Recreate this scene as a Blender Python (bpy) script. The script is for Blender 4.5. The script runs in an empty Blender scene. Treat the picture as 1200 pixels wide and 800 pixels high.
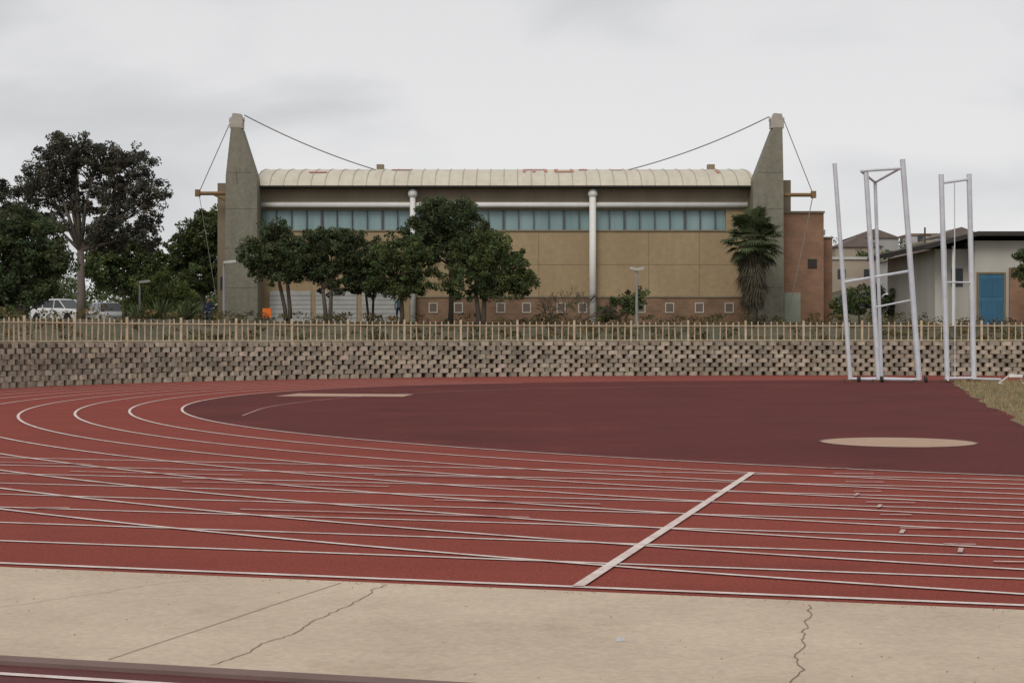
import bpy, math, random
import numpy as np
from mathutils import Vector, Matrix
random.seed(4); RS=np.random.RandomState(7)
sc=bpy.context.scene
sc.view_settings.view_transform='Standard'; sc.view_settings.look='None'; sc.view_settings.exposure=0

# ---------------------------------------------------------------- materials
def mat(name,col,rough=0.85,var=0.25,scale=1.0,col2=None,fine=0.0,bump=0.0,bscale=20.0,metal=0.0,stretch=None,spec=0.3,blot=None):
    m=bpy.data.materials.new(name); m.use_nodes=True
    nt=m.node_tree; N=nt.nodes; L=nt.links
    b=N['Principled BSDF']; b.inputs['Roughness'].default_value=rough; b.inputs['Metallic'].default_value=metal
    b.inputs['Specular IOR Level'].default_value=spec
    g=N.new('ShaderNodeNewGeometry')
    src=g.outputs['Position']
    if stretch:
        mp=N.new('ShaderNodeMapping'); mp.inputs['Rotation'].default_value=(0,0,stretch[0]); mp.inputs['Scale'].default_value=stretch[1]
        L.new(src,mp.inputs['Vector']); src2=mp.outputs['Vector']
    else: src2=src
    n=N.new('ShaderNodeTexNoise'); n.inputs['Scale'].default_value=scale; n.inputs['Detail'].default_value=6; n.inputs['Roughness'].default_value=0.65
    L.new(src2,n.inputs['Vector'])
    r=N.new('ShaderNodeValToRGB'); r.color_ramp.elements[0].position=0.3; r.color_ramp.elements[1].position=0.7
    c2=col2 if col2 else tuple(c*(1-var) for c in col)
    r.color_ramp.elements[0].color=(*c2,1); r.color_ramp.elements[1].color=(*col,1)
    L.new(n.outputs['Fac'],r.inputs['Fac'])
    out=r.outputs['Color']
    if blot:
        nb=N.new('ShaderNodeTexNoise'); nb.inputs['Scale'].default_value=blot[0]; nb.inputs['Detail'].default_value=8; nb.inputs['Roughness'].default_value=0.7
        L.new(src,nb.inputs['Vector'])
        mb=N.new('ShaderNodeMapRange'); mb.inputs['From Min'].default_value=blot[1]; mb.inputs['From Max'].default_value=blot[1]+0.14
        mb.inputs['To Max'].default_value=blot[3]; L.new(nb.outputs['Fac'],mb.inputs['Value'])
        mxb=N.new('ShaderNodeMix'); mxb.data_type='RGBA'; L.new(mb.outputs['Result'],mxb.inputs['Factor']); L.new(out,mxb.inputs['A']); mxb.inputs['B'].default_value=(*blot[2],1)
        out=mxb.outputs['Result']
    if fine>0:
        n2=N.new('ShaderNodeTexNoise'); n2.inputs['Scale'].default_value=bscale; n2.inputs['Detail'].default_value=4
        L.new(src,n2.inputs['Vector'])
        mr=N.new('ShaderNodeMapRange'); mr.inputs['From Min'].default_value=0.3; mr.inputs['From Max'].default_value=0.7
        mr.inputs['To Min'].default_value=1-fine; mr.inputs['To Max'].default_value=1+fine
        L.new(n2.outputs['Fac'],mr.inputs['Value'])
        vm=N.new('ShaderNodeVectorMath'); vm.operation='SCALE'
        L.new(out,vm.inputs[0]); L.new(mr.outputs['Result'],vm.inputs['Scale']); out=vm.outputs['Vector']
    L.new(out,b.inputs['Base Color'])
    if bump>0:
        n3=N.new('ShaderNodeTexNoise'); n3.inputs['Scale'].default_value=bscale; n3.inputs['Detail'].default_value=3
        L.new(src,n3.inputs['Vector'])
        bp=N.new('ShaderNodeBump'); bp.inputs['Strength'].default_value=bump; bp.inputs['Distance'].default_value=0.02
        L.new(n3.outputs['Fac'],bp.inputs['Height']); L.new(bp.outputs['Normal'],b.inputs['Normal'])
    return m

def attrmat(name,col,rough=0.8,trans=0.0,noise=0.0,nscale=5):
    m=bpy.data.materials.new(name); m.use_nodes=True
    nt=m.node_tree; N=nt.nodes; L=nt.links
    b=N['Principled BSDF']; b.inputs['Roughness'].default_value=rough; b.inputs['Specular IOR Level'].default_value=0.2
    a=N.new('ShaderNodeAttribute'); a.attribute_name='tint'
    vm=N.new('ShaderNodeVectorMath'); vm.operation='MULTIPLY'; vm.inputs[1].default_value=col
    L.new(a.outputs['Color'],vm.inputs[0])
    out=vm.outputs['Vector']
    if noise>0:
        g=N.new('ShaderNodeNewGeometry'); n2=N.new('ShaderNodeTexNoise'); n2.inputs['Scale'].default_value=nscale; n2.inputs['Detail'].default_value=5
        L.new(g.outputs['Position'],n2.inputs['Vector'])
        mr=N.new('ShaderNodeMapRange'); mr.inputs['From Min'].default_value=0.3; mr.inputs['From Max'].default_value=0.7
        mr.inputs['To Min'].default_value=1-noise; mr.inputs['To Max'].default_value=1+noise
        L.new(n2.outputs['Fac'],mr.inputs['Value'])
        v2=N.new('ShaderNodeVectorMath'); v2.operation='SCALE'; L.new(out,v2.inputs[0]); L.new(mr.outputs['Result'],v2.inputs['Scale']); out=v2.outputs['Vector']
    L.new(out,b.inputs['Base Color'])
    if trans>0:
        t=N.new('ShaderNodeBsdfTranslucent'); mx=N.new('ShaderNodeMixShader'); mx.inputs[0].default_value=trans
        L.new(out,t.inputs['Color']); L.new(b.outputs[0],mx.inputs[1]); L.new(t.outputs[0],mx.inputs[2])
        L.new(mx.outputs[0],N['Material Output'].inputs['Surface'])
    return m

def brickmat(name,c1,c2,mortar,w=0.3,h=0.12,var=0.25,msize=0.012):
    m=bpy.data.materials.new(name); m.use_nodes=True
    nt=m.node_tree; N=nt.nodes; L=nt.links; b=N['Principled BSDF']; b.inputs['Roughness'].default_value=0.9
    g=N.new('ShaderNodeNewGeometry'); s=N.new('ShaderNodeSeparateXYZ'); L.new(g.outputs['Position'],s.inputs[0])
    ad=N.new('ShaderNodeMath'); ad.operation='ADD'; L.new(s.outputs['X'],ad.inputs[0]); L.new(s.outputs['Y'],ad.inputs[1])
    c=N.new('ShaderNodeCombineXYZ'); L.new(ad.outputs[0],c.inputs['X']); L.new(s.outputs['Z'],c.inputs['Y'])
    t=N.new('ShaderNodeTexBrick'); t.inputs['Scale'].default_value=1; t.inputs['Brick Width'].default_value=w; t.inputs['Row Height'].default_value=h; t.inputs['Mortar Size'].default_value=msize
    t.inputs['Color1'].default_value=(*c1,1); t.inputs['Color2'].default_value=(*c2,1); t.inputs['Mortar'].default_value=(*mortar,1)
    L.new(c.outputs[0],t.inputs['Vector'])
    n2=N.new('ShaderNodeTexNoise'); n2.inputs['Scale'].default_value=0.7; n2.inputs['Detail'].default_value=6; L.new(g.outputs['Position'],n2.inputs['Vector'])
    mr=N.new('ShaderNodeMapRange'); mr.inputs['From Min'].default_value=0.3; mr.inputs['From Max'].default_value=0.7
    mr.inputs['To Min'].default_value=1-var; mr.inputs['To Max'].default_value=1+var; L.new(n2.outputs['Fac'],mr.inputs['Value'])
    vm=N.new('ShaderNodeVectorMath'); vm.operation='SCALE'; L.new(t.outputs['Color'],vm.inputs[0]); L.new(mr.outputs['Result'],vm.inputs['Scale'])
    L.new(vm.outputs['Vector'],b.inputs['Base Color'])
    return m

TANG=math.atan2(0.264,0.9645)
M={}
M['track']=mat('track_rubber',(0.250,0.054,0.037),0.9,scale=0.35,col2=(0.195,0.042,0.030),fine=0.28,bump=0.35,bscale=40,stretch=(TANG,(0.35,2.2,1)),spec=0.12,blot=(0.45,0.54,(0.155,0.037,0.029),0.6))
M['dzone']=mat('dark_rubber',(0.122,0.028,0.024),0.92,scale=0.3,col2=(0.088,0.021,0.019),fine=0.25,bump=0.3,bscale=30,spec=0.12,blot=(0.25,0.53,(0.155,0.038,0.030),0.6))
M['old']=mat('old_rubber',(0.12,0.035,0.035),0.92,scale=0.8,fine=0.2,bump=0.3,bscale=60)
M['line']=mat('line_paint',(0.74,0.67,0.63),0.8,scale=3.0,col2=(0.52,0.38,0.34),fine=0.12,bscale=30,blot=(5.0,0.58,(0.33,0.12,0.10),0.75))
M['tick']=mat('tick_paint',(0.60,0.48,0.45),0.8,scale=3.0,col2=(0.40,0.24,0.22),fine=0.12,bscale=30,blot=(5.0,0.54,(0.26,0.06,0.05),0.8))
M['linefar']=mat('line_paint_worn',(0.50,0.36,0.34),0.8,scale=2.0,col2=(0.33,0.13,0.11),fine=0.1,bscale=30)
M['conc']=mat('apron_concrete',(0.56,0.455,0.345),0.9,scale=0.6,col2=(0.44,0.35,0.26),fine=0.10,bump=0.25,bscale=24,blot=(0.8,0.55,(0.36,0.27,0.195),0.5))
M['kerb']=mat('kerb_concrete',(0.20,0.13,0.115),0.9,scale=2)
M['crack']=mat('crack_dark',(0.24,0.18,0.13),0.95,scale=5)
M['crackl']=mat('joint_faint',(0.34,0.265,0.195),0.95,scale=5)
M['soil']=mat('ground_soil',(0.20,0.165,0.11),0.95,scale=0.15,col2=(0.10,0.10,0.05),fine=0.3,bump=0.5,bscale=4)
M['terr']=mat('terrain_soil',(0.12,0.098,0.060),0.95,scale=0.25,col2=(0.05,0.055,0.025),fine=0.3,bscale=3)
M['grassg']=mat('infield_soil',(0.25,0.185,0.10),0.95,scale=0.6,col2=(0.15,0.12,0.06),fine=0.3,bscale=8)
M['pad']=mat('throwing_pad',(0.46,0.31,0.22),0.9,scale=1.5,col2=(0.38,0.25,0.18),fine=0.08,bscale=10,blot=(1.5,0.56,(0.3,0.14,0.1),0.5))

# ---------------------------------------------------------------- mesh builder
class MB:
    def __init__(s): s.v=[]; s.f=[]; s.t=[]; s.ct=(1,1,1)
    def add(s,vs,fs):
        o=len(s.v); s.v+= [tuple(p) for p in vs]; s.f+=[tuple(i+o for i in f) for f in fs]; s.t+=[s.ct]*len(fs)
    def box(s,x0,x1,y0,y1,z0,z1):
        s.add([(x0,y0,z0),(x1,y0,z0),(x1,y1,z0),(x0,y1,z0),(x0,y0,z1),(x1,y0,z1),(x1,y1,z1),(x0,y1,z1)],
              [(0,3,2,1),(4,5,6,7),(0,1,5,4),(1,2,6,5),(2,3,7,6),(3,0,4,7)])
    def obox(s,c,ax,ay,hx,hy,hz):
        vs=[]
        for dz in (-hz,hz):
            for a,b in ((-1,-1),(1,-1),(1,1),(-1,1)):
                vs.append((c[0]+a*hx*ax[0]+b*hy*ay[0],c[1]+a*hx*ax[1]+b*hy*ay[1],c[2]+dz))
        s.add(vs,[(0,3,2,1),(4,5,6,7),(0,1,5,4),(1,2,6,5),(2,3,7,6),(3,0,4,7)])
    def tube(s,pts,r,n=8,cap=True):
        pts=[Vector(p) for p in pts]; rs=r if isinstance(r,(list,tuple)) else [r]*len(pts)
        vs=[];fs=[]
        for i,p in enumerate(pts):
            d=(pts[min(i+1,len(pts)-1)]-pts[max(i-1,0)])
            if d.length<1e-9: d=Vector((0,0,1))
            d.normalize(); u=d.orthogonal() if abs(d.z)>0.99 else d.cross(Vector((0,0,1))); u.normalize(); w=d.cross(u)
            for k in range(n):
                a=2*math.pi*k/n; vs.append(p+u*math.cos(a)*rs[i]+w*math.sin(a)*rs[i])
        for i in range(len(pts)-1):
            for k in range(n):
                fs.append((i*n+k,i*n+(k+1)%n,(i+1)*n+(k+1)%n,(i+1)*n+k))
        if cap: fs.append(tuple(range(n-1,-1,-1))); fs.append(tuple(range((len(pts)-1)*n,len(pts)*n)))
        s.add(vs,fs)
    def prism(s,poly,y0,y1):
        n=len(poly); vs=[(x,y0,z) for x,z in poly]+[(x,y1,z) for x,z in poly]
        fs=[tuple(range(n)),tuple(range(2*n-1,n-1,-1))]+[(i,i+n,(i+1)%n+n,(i+1)%n) for i in range(n)]
        s.add(vs,fs)
    def sphere(s,c,rx,ry,rz,nu=12,nv=8):
        vs=[];fs=[]
        for j in range(nv+1):
            ph=math.pi*j/nv
            for i in range(nu):
                th=2*math.pi*i/nu; vs.append((c[0]+rx*math.sin(ph)*math.cos(th),c[1]+ry*math.sin(ph)*math.sin(th),c[2]+rz*math.cos(ph)))
        for j in range(nv):
            for i in range(nu): fs.append((j*nu+i,(j+1)*nu+i,(j+1)*nu+(i+1)%nu,j*nu+(i+1)%nu))
        s.add(vs,fs)
    def build(s,name,m,parent=None,smooth=False,tint=False):
        me=bpy.data.meshes.new(name); 
        off=Vector(parent.location) if parent else Vector((0,0,0))
        me.from_pydata([(p[0]-off.x,p[1]-off.y,p[2]-off.z) for p in s.v],[],s.f); me.update()
        me.materials.append(m)
        if smooth: me.polygons.foreach_set('use_smooth',[True]*len(me.polygons))
        if tint: set_tint(me,np.array(s.t))
        o=bpy.data.objects.new(name,me); sc.collection.objects.link(o)
        if parent: o.parent=parent
        return o
def set_tint(me,ft):
    a=me.color_attributes.new('tint','FLOAT_COLOR','CORNER')
    tot=np.empty(len(me.polygons),dtype=np.int32); me.polygons.foreach_get('loop_total',tot)
    c=np.ones((int(tot.sum()),4),dtype=np.float32); c[:,:3]=np.repeat(ft,tot,axis=0)
    a.data.foreach_set('color',c.ravel())
def empty(name,loc=(0,0,0)):
    o=bpy.data.objects.new(name,None); o.location=loc; o.empty_display_size=0.3; sc.collection.objects.link(o); return o
def sheet(name,pts,z,m):
    me=bpy.data.meshes.new(name); me.from_pydata([(p[0],p[1],z) for p in pts],[],[tuple(range(len(pts)))]); me.update()
    if me.polygons[0].normal.z<0: me.flip_normals()
    me.materials.append(m); o=bpy.data.objects.new(name,me); sc.collection.objects.link(o); return o
def qmesh(name,V,ft,m,parent=None):
    n=len(V); me=bpy.data.meshes.new(name); me.vertices.add(n*4); 
    off=np.array(parent.location) if parent else np.zeros(3)
    me.vertices.foreach_set('co',(V-off).astype(np.float32).ravel())
    me.loops.add(n*4); me.loops.foreach_set('vertex_index',np.arange(n*4,dtype=np.int32))
    me.polygons.add(n); me.polygons.foreach_set('loop_start',np.arange(0,n*4,4,dtype=np.int32)); me.polygons.foreach_set('loop_total',np.full(n,4,dtype=np.int32))
    me.update(calc_edges=True); me.materials.append(m); set_tint(me,ft)
    o=bpy.data.objects.new(name,me); sc.collection.objects.link(o)
    if parent: o.parent=parent
    return o

# ---------------------------------------------------------------- track frame
C=(18.8,44.8); E=(0.9645,-0.264); Nn=(0.264,0.9645); Q=0.78
def W(s,m): return (C[0]+s*E[0]+m*Nn[0],C[1]+s*E[1]+m*Nn[1])
def bend(R,t0=-90,t1=90,n=120):
    out=[]
    for i in range(n+1):
        th=math.radians(t0+(t1-t0)*i/n); s=-R*math.cos(th); m=R*math.sin(th)
        if m>0: m*=Q
        out.append(W(s,m))
    return out
R0=27.3; LW=1.22; RO=R0+8*LW

sheet('ground',[(-1500,-600),(1500,-600),(1500,2500),(-1500,2500)],0.0,M['soil'])

wp=[(-900,46),(-60,46),(-30,45.5)]+bend(38.0,-8,90,40)+[W(12,38*Q),W(30,38*Q),W(60,38*Q)]+[(900,57)]
wp=[wp[0]]+[p for a,p in zip(wp,wp[1:]) if p[0]>a[0]+1e-4]
wpx=np.array([p[0] for p in wp]); wpy=np.array([p[1] for p in wp])
def wally(x): return float(np.interp(x,wpx,wpy))
near=-37.32
inner=[p for p in wp if -62<p[0]<80]
sheet('running_track',[W(-75,near),W(70,near)]+inner[::-1],0.004,M['track'])
GL=[(-4.1,-R0+0.05),(-4.9,-16.0),(-5.9,2.0),(-6.6,20.0)]
bsel=[]
for i in range(161):
    t_=math.radians(-90+180*i/160); R=R0-0.05; s=-R*math.cos(t_); m=R*math.sin(t_)
    if m>0: m*=Q
    lim=-4.1 if m<0 else -6.6
    if s<=lim: bsel.append(W(s,m))
sheet('throwing_area',bsel+[W(*p) for p in GL[::-1]],0.008,M['dzone'])
rj=random.Random(21)
ge=[]
for (a,b_) in zip(GL[:-1],GL[1:]):
    for k in range(14):
        t_=k/14; ge.append((a[0]+(b_[0]-a[0])*t_+rj.uniform(-.13,.16)-0.05,a[1]+(b_[1]-a[1])*t_))
ge.append((-6.6,19.6))
sheet('infield_grass',[W(60,-27.15),W(60,R0*Q-0.3)]+[W(*p) for p in ge[::-1]],0.011,M['grassg'])

def strip(b,pts,w,z):
    n=len(pts); L=[];Rr=[]
    for i,p in enumerate(pts):
        a=pts[max(i-1,0)]; c=pts[min(i+1,n-1)]
        dx,dy=c[0]-a[0],c[1]-a[1]; l=math.hypot(dx,dy) or 1; nx,ny=-dy/l,dx/l
        L.append((p[0]+nx*w/2,p[1]+ny*w/2,z)); Rr.append((p[0]-nx*w/2,p[1]-ny*w/2,z))
    b.add(L+Rr,[(i+n,i+n+1,i+1,i) for i in range(n-1)])
par=empty('lane_markings')
b=MB()
for i in range(9):
    strip(b,[W(-70,-(R0+i*LW)),W(-30,-(R0+i*LW)),W(60,-(R0+i*LW))],0.06 if i<8 else 0.075,0.012)
b.build('straight_lines',M['line'],par)
b=MB()
for i in range(9):
    R=R0+i*LW
    strip(b,bend(R,-90,35,150),0.062,0.0145)
b.build('bend_lines',M['line'],par)
b=MB()
for i in range(9):
    R=R0+i*LW
    strip(b,bend(R,35,90,60)+[W(60,R*Q)],0.05,0.0145)
def smooth(pts,k=3):
    for _ in range(k):
        o=[pts[0]]
        for a,c in zip(pts[:-1],pts[1:]): o+=[(a[0]*.75+c[0]*.25,a[1]*.75+c[1]*.25),(a[0]*.25+c[0]*.75,a[1]*.25+c[1]*.75)]
        pts=o+[pts[-1]]
    return pts
strip(b,[W(*p) for p in smooth([(-21.6,-14.9),(-23.3,-9.5),(-23.4,-3.1),(-22.2,2.0),(-19.5,6.5),(-15.5,10.0),(-11,12)])],0.05,0.0165)
b.build('far_lines',M['linefar'],par)
b=MB(); strip(b,[W(-8.87,-RO),W(-8.87,-R0+0.2)],0.085,0.018); b.build('start_line',M['line'],par)
b=MB()
for s_,m_,l_ in [(-5.9,-35.0,0.30),(-6.3,-34.0,0.26),(-6.6,-32.9,0.45),(-6.9,-31.8,0.3),(-7.0,-30.6,0.5),(-7.3,-29.4,0.3),(-7.4,-28.2,0.45),
     (-7.6,-27.0,0.5),(-7.9,-26.2,0.4),(-15.2,-33.4,0.35),(-3.5,-33.5,1.6),(-11.8,-33.0,3.0),(-17.5,-34.4,2.2),(-14.0,-30.3,2.6),(-20.5,-31.0,2.0),
     (-1.0,-30.2,1.8),(-12.5,-28.8,1.8),(-24.0,-29.0,2.4),(-2.5,-35.5,1.6),(-18.5,-28.2,1.5),(-10.8,-31.6,1.8),(-16.2,-29.3,2.4),(-5.0,-31.4,1.4)]:
    strip(b,[W(s_-l_/2,m_),W(s_+l_/2,m_+0.05)],0.05,0.0205)
for s_,m_ in [(-6.3,-34.4),(-6.8,-33.2),(-7.1,-31.0),(-7.4,-29.8)]:
    strip(b,[W(s_,m_-0.14),W(s_+0.01,m_+0.14)],0.04,0.023)
b.build('stagger_ticks',M['tick'],par)

par=empty('concrete_apron')
b=MB()
def slab(b,s0,s1,m0,m1,z0,z1):
    p=[W(s0,m0),W(s1,m0),W(s1,m1),W(s0,m1)]
    b.add([(x,y,z0) for x,y in p]+[(x,y,z1) for x,y in p],[(0,3,2,1),(4,5,6,7),(0,1,5,4),(1,2,6,5),(2,3,7,6),(3,0,4,7)])
slab(b,-75,70,-40.36,-37.32,-0.05,0.022); b.build('slab',M['conc'],par)
b=MB(); slab(b,-75,70,-40.50,-40.363,-0.05,0.028); b.build('kerb',M['kerb'],par)
def wob(p0,p1,n,a,seed):
    r=random.Random(seed); out=[]; x=0
    for i in range(n+1):
        t=i/n; x+=r.uniform(-a,a); x*=0.85
        out.append(W(p0[0]+(p1[0]-p0[0])*t+x,p0[1]+(p1[1]-p0[1])*t+r.uniform(-0.02,0.02)))
    return out
b=MB()
strip(b,wob((-10.15,-37.4),(-10.1,-40.3),46,0.03,3),0.007,0.026)
strip(b,wob((-7.25,-37.5),(-7.05,-40.3),40,0.026,5),0.007,0.026)
strip(b,wob((-5.72,-37.4),(-5.78,-40.3),8,0.01,8),0.012,0.026)
b.build('cracks',M['crack'],par)
b=MB()
strip(b,wob((-10.5,-37.4),(-10.7,-40.3),6,0.004,9),0.008,0.026)
strip(b,wob((-11.6,-37.6),(-12.6,-39.7),36,0.045,6),0.005,0.026)
strip(b,wob((-13.6,-37.4),(-13.7,-40.3),8,0.004,19),0.010,0.026)
b.build('joints',M['crackl'],par)
sheet('service_path',[W(-75,-60),W(70,-60),W(70,-40.5),W(-75,-40.5)],0.006,M['old'])
b=MB(); strip(b,[W(-75,-40.72),W(70,-40.72)],0.06,0.012); b.build('service_path_line',M['line'])
b=MB(); rg=random.Random(77)
for k in range(700):
    s_=rg.uniform(-16,-2); m_=-37.32+abs(rg.gauss(0,.10))*rg.choice((-1,1)); 
    if rg.random()<.2: m_=rg.uniform(-40.3,-37.3)
    x,y=W(s_,m_); q=rg.uniform(.002,.006); z=0.024 if m_<-37.32 else 0.006
    b.add([(x-q,y-q,z),(x+q,y-q*.6,z),(x+q*.7,y+q,z),(x-q*.4,y+q*.9,z),(x,y,z+q)],[(0,1,4),(1,2,4),(2,3,4),(3,0,4)])
b.build('grit',M['crack'])

def disc(name,c,rx,ry,z,m):
    pts=[(c[0]+rx*math.cos(t),c[1]+ry*math.sin(t)) for t in [2*math.pi*i/48 for i in range(48)]]
    return sheet(name,pts,z,m)
disc('throwing_circle',(6.4,27.1),1.26,1.26,0.012,M['pad'])
par=empty('throwing_circle_rim',(6.4,27.1,0)); b=MB(); strip(b,[(6.4+1.27*math.cos(t),27.1+1.27*math.sin(t)) for t in [2*math.pi*i/60 for i in range(61)]],0.035,0.017); b.build('rim',M['kerb'],par)
sheet('takeoff_pad',[(-7.0,48.3),(-3.2,47.9),(-3.0,49.9),(-6.6,50.6)],0.012,M['pad'])
sheet('drain_cover',[W(-22.8,-30.9),W(-22.2,-30.9),W(-22.2,-30.5),W(-22.8,-30.5)],0.024,M['pad'])
par=empty('crumpled_paper',(0.62,9.3,0.02)); b=MB()
r=random.Random(1)
for k in range(5):
    c=(0.62+r.uniform(-.02,.02),9.3+r.uniform(-.02,.02)); b.add([(c[0]-.018,c[1],0.024),(c[0]+.018,c[1]-.01,0.025),(c[0]+.005,c[1]+.02,0.045)],[(0,1,2)])
b.build('paper',mat('paper_grey',(0.5,0.5,0.5)),par)

# ---------------------------------------------------------------- terrace terrain
def sst(x): x=min(max(x,0),1); return x*x*(3-2*x)
def th(x,y):
    v=y-wally(x); z=1.5+1.2*sst(v/36)
    hx=sst((x-20)/22)
    z+=hx*min(max((y-128)*0.085,0),10.0)
    z+=sst((-x-20)/40)*min(max((y-150)*0.03,0),5)
    return z
xs=sorted(set([round(float(x),3) for x in wpx]+list(range(-120,130,3))+[-500,-300,-200,200,300,500]))
vs_=[0.0,0.6,2,4,7,11,16,22,28,34,40,48,56,66,80,95,115,140,180,240,330,500,900,1600]
V=[];F=[]
for x in xs:
    wy=wally(x)
    for v in vs_:
        y=wy+0.35+v; V.append((x,y,th(x,y)+ (0.05*math.sin(x*1.3+v)*math.cos(v*0.9+x*0.4) if v>1 else 0)))
nv=len(vs_)
for i in range(len(xs)-1):
    for j in range(nv-1): F.append((i*nv+j,(i+1)*nv+j,(i+1)*nv+j+1,i*nv+j+1))
me=bpy.data.meshes.new('terrace_terrain'); me.from_pydata(V,[],F); me.update(); me.polygons.foreach_set('use_smooth',[True]*len(F)); me.materials.append(M['terr'])
o=bpy.data.objects.new('terrace_terrain',me); sc.collection.objects.link(o)

# ---------------------------------------------------------------- retaining wall
path=[p for p in wp if -75<p[0]<90]
path=[(-70,46)]+path
def resample(path,step,off=0.0):
    P=np.array(path); d=np.hypot(*(P[1:]-P[:-1]).T); cum=np.r_[0,np.cumsum(d)]
    s=np.arange(off,cum[-1],step); return np.c_[np.interp(s,cum,P[:,0]),np.interp(s,cum,P[:,1])],cum[-1]
M['blk']=attrmat('wall_blocks',(0.38,0.335,0.27),0.95,noise=0.3,nscale=4)
M['gap']=mat('wall_gaps',(0.09,0.072,0.055),0.95,scale=3)
par=empty('retaining_wall',(0,73,0))
b=MB(); n=len(path)
b.add([(p[0],p[1]+0.16,0) for p in path]+[(p[0],p[1]+0.34,1.52) for p in path],[(i,i+1,i+1+n,i+n) for i in range(n-1)])
b.add([(p[0],p[1]+0.34,1.52) for p in path]+[(p[0],p[1]+0.6,1.52) for p in path],[(i,i+1,i+1+n,i+n) for i in range(n-1)])
b.build('core',M['gap'],par)
b=MB(); rows=8; rh=1.56/rows; r=random.Random(2); step=0.50
for k in range(rows):
    pts,_=resample(path,step,(k%2)*step/2)
    z=rh*(k+0.5)
    for i in range(1,len(pts)-1):
        if pts[i][0]<-45 or pts[i][0]>55: continue
        d=pts[i+1]-pts[i-1]; d=d/np.hypot(*d); nrm=np.array((-d[1],d[0]))
        g=r.uniform(0.7,1.2)*(0.93+0.1*math.sin(pts[i][0]*.35+k)); b.ct=(g*r.uniform(.97,1.05),g,g*r.uniform(.93,1.02))
        c=pts[i]+nrm*(0.03+0.022*k+r.uniform(-.02,.02))+d*r.uniform(-.03,.03)
        hw=0.212+r.uniform(-.035,.022)
        a=c-d*hw; e=c+d*hw; f1=c-d*hw*0.66-nrm*0.10; f2=c+d*hw*0.66-nrm*0.10
        a2=a+nrm*0.2; e2=e+nrm*0.2
        pl=[a2,a,f1,f2,e,e2]; hz=rh/2-0.004; zo=r.uniform(-.012,.012)
        vs=[(p[0],p[1],z-hz+zo) for p in pl]+[(p[0],p[1],z+hz+zo) for p in pl]
        b.add(vs,[(6,7,8,9,10,11),(5,4,3,2,1,0)]+[(j,j+1,j+7,j+6) for j in range(5)])
b.build('blocks',M['blk'],par,tint=True)

# ---------------------------------------------------------------- fence
M['fence']=mat('fence_cream_paint',(0.60,0.50,0.37),0.6,scale=3,col2=(0.42,0.31,0.20),fine=0.1,bscale=8)
par=empty('picket_fence',(0,74,1.5))
fp=[(p[0],p[1]+0.55) for p in path]
b=MB()
pts,_=resample(fp,0.30)
for i in range(1,len(pts)-1):
    x,y=pts[i]
    if x<-40 or x>50: continue
    if r.random()<.02: continue
    lean=r.uniform(-.04,.04)
    b.tube([(x,y,1.42),(x+lean,y,2.45+r.uniform(-.04,.025))],0.028,5)
b.build('pickets',M['fence'],par)
b=MB(); pts,_=resample(fp,2.7)
for i in range(1,len(pts)-1):
    x,y=pts[i]
    if x<-40 or x>50: continue
    b.box(x-.045,x+.045,y-.045,y+.045,1.35,2.52)
b.build('posts',M['fence'],par)
b=MB(); pts,_=resample(fp,1.0); pts=[p for p in pts if -40<p[0]<50]
for z in (1.60,2.27): b.tube([(p[0],p[1]-0.035,z) for p in pts],0.026,5)
b.build('rails',M['fence'],par)

# ---------------------------------------------------------------- gymnasium
G=empty('sports_hall',(0,110,2.7))
tan=mat('hall_tan_plaster',(0.40,0.300,0.178),0.9,scale=0.35,col2=(0.31,0.228,0.133),fine=0.08,bscale=3,stretch=(0,(1,1,0.3)),blot=(0.35,0.56,(0.25,0.19,0.12),0.45))
fasc=mat('hall_fascia',(0.33,0.275,0.195),0.9,scale=0.5,col2=(0.26,0.215,0.15),stretch=(0,(1.5,1,.3)))
tan2=mat('hall_trim',(0.26,0.215,0.15),0.9,scale=0.5,col2=(0.20,0.165,0.115),stretch=(0,(1.5,1,.3)))
joint=mat('hall_joint',(0.23,0.175,0.105),0.9)
brick=brickmat('hall_brick',(0.235,0.138,0.082),(0.185,0.108,0.064),(0.2,0.16,0.11),0.4,0.2)
brick2=brickmat('hall_brick_side',(0.29,0.16,0.10),(0.25,0.135,0.085),(0.22,0.15,0.1),0.4,0.2,var=0.2)
conc=mat('pylon_concrete',(0.255,0.24,0.185),0.9,scale=0.6,col2=(0.17,0.16,0.122),fine=0.12,bscale=5,stretch=(0,(1.4,1,0.22)))
white=mat('white_paint',(0.82,0.82,0.79),0.6,scale=1,col2=(0.70,0.69,0.66))
roofm=mat('roof_metal',(0.62,0.57,0.46),0.55,scale=0.5,col2=(0.50,0.45,0.36),fine=0.05,bscale=3,stretch=(0,(2.5,0.4,1)),blot=(0.5,0.58,(0.40,0.33,0.25),0.5))
redp=mat('roof_red_paint',(0.42,0.10,0.075),0.7,scale=1.5,col2=(0.50,0.30,0.23))
darkm=mat('dark_trim',(0.045,0.04,0.035),0.7)
mull=mat('mullion_grey',(0.10,0.11,0.11),0.6)
glass=mat('window_glass',(0.28,0.40,0.40),0.15,scale=0.35,col2=(0.17,0.27,0.28),spec=0.5,stretch=(0,(2,1,0.3)))
dglass=mat('dark_glass',(0.05,0.055,0.06),0.2)
rust=mat('rusty_strut',(0.25,0.15,0.07),0.8)
shut=mat('shutter_paint',(0.46,0.46,0.44),0.6,scale=1)
FY=110.0
b=MB(); b.box(-17.0,15.9,FY,134,2.3,8.93); b.box(14.4,15.9,FY,134,8.93,10.3); b.build('walls',tan,G)
b=MB(); b.box(-17.0,15.9,FY+0.003,134,10.3,11.75); b.build('fascia',fasc,G)
b=MB(); b.box(-17.0,14.397,FY+0.3,133,8.935,10.297); b.build('clerestory_glass',glass,G)
b=MB(); x=-16.9
i=0
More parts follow.
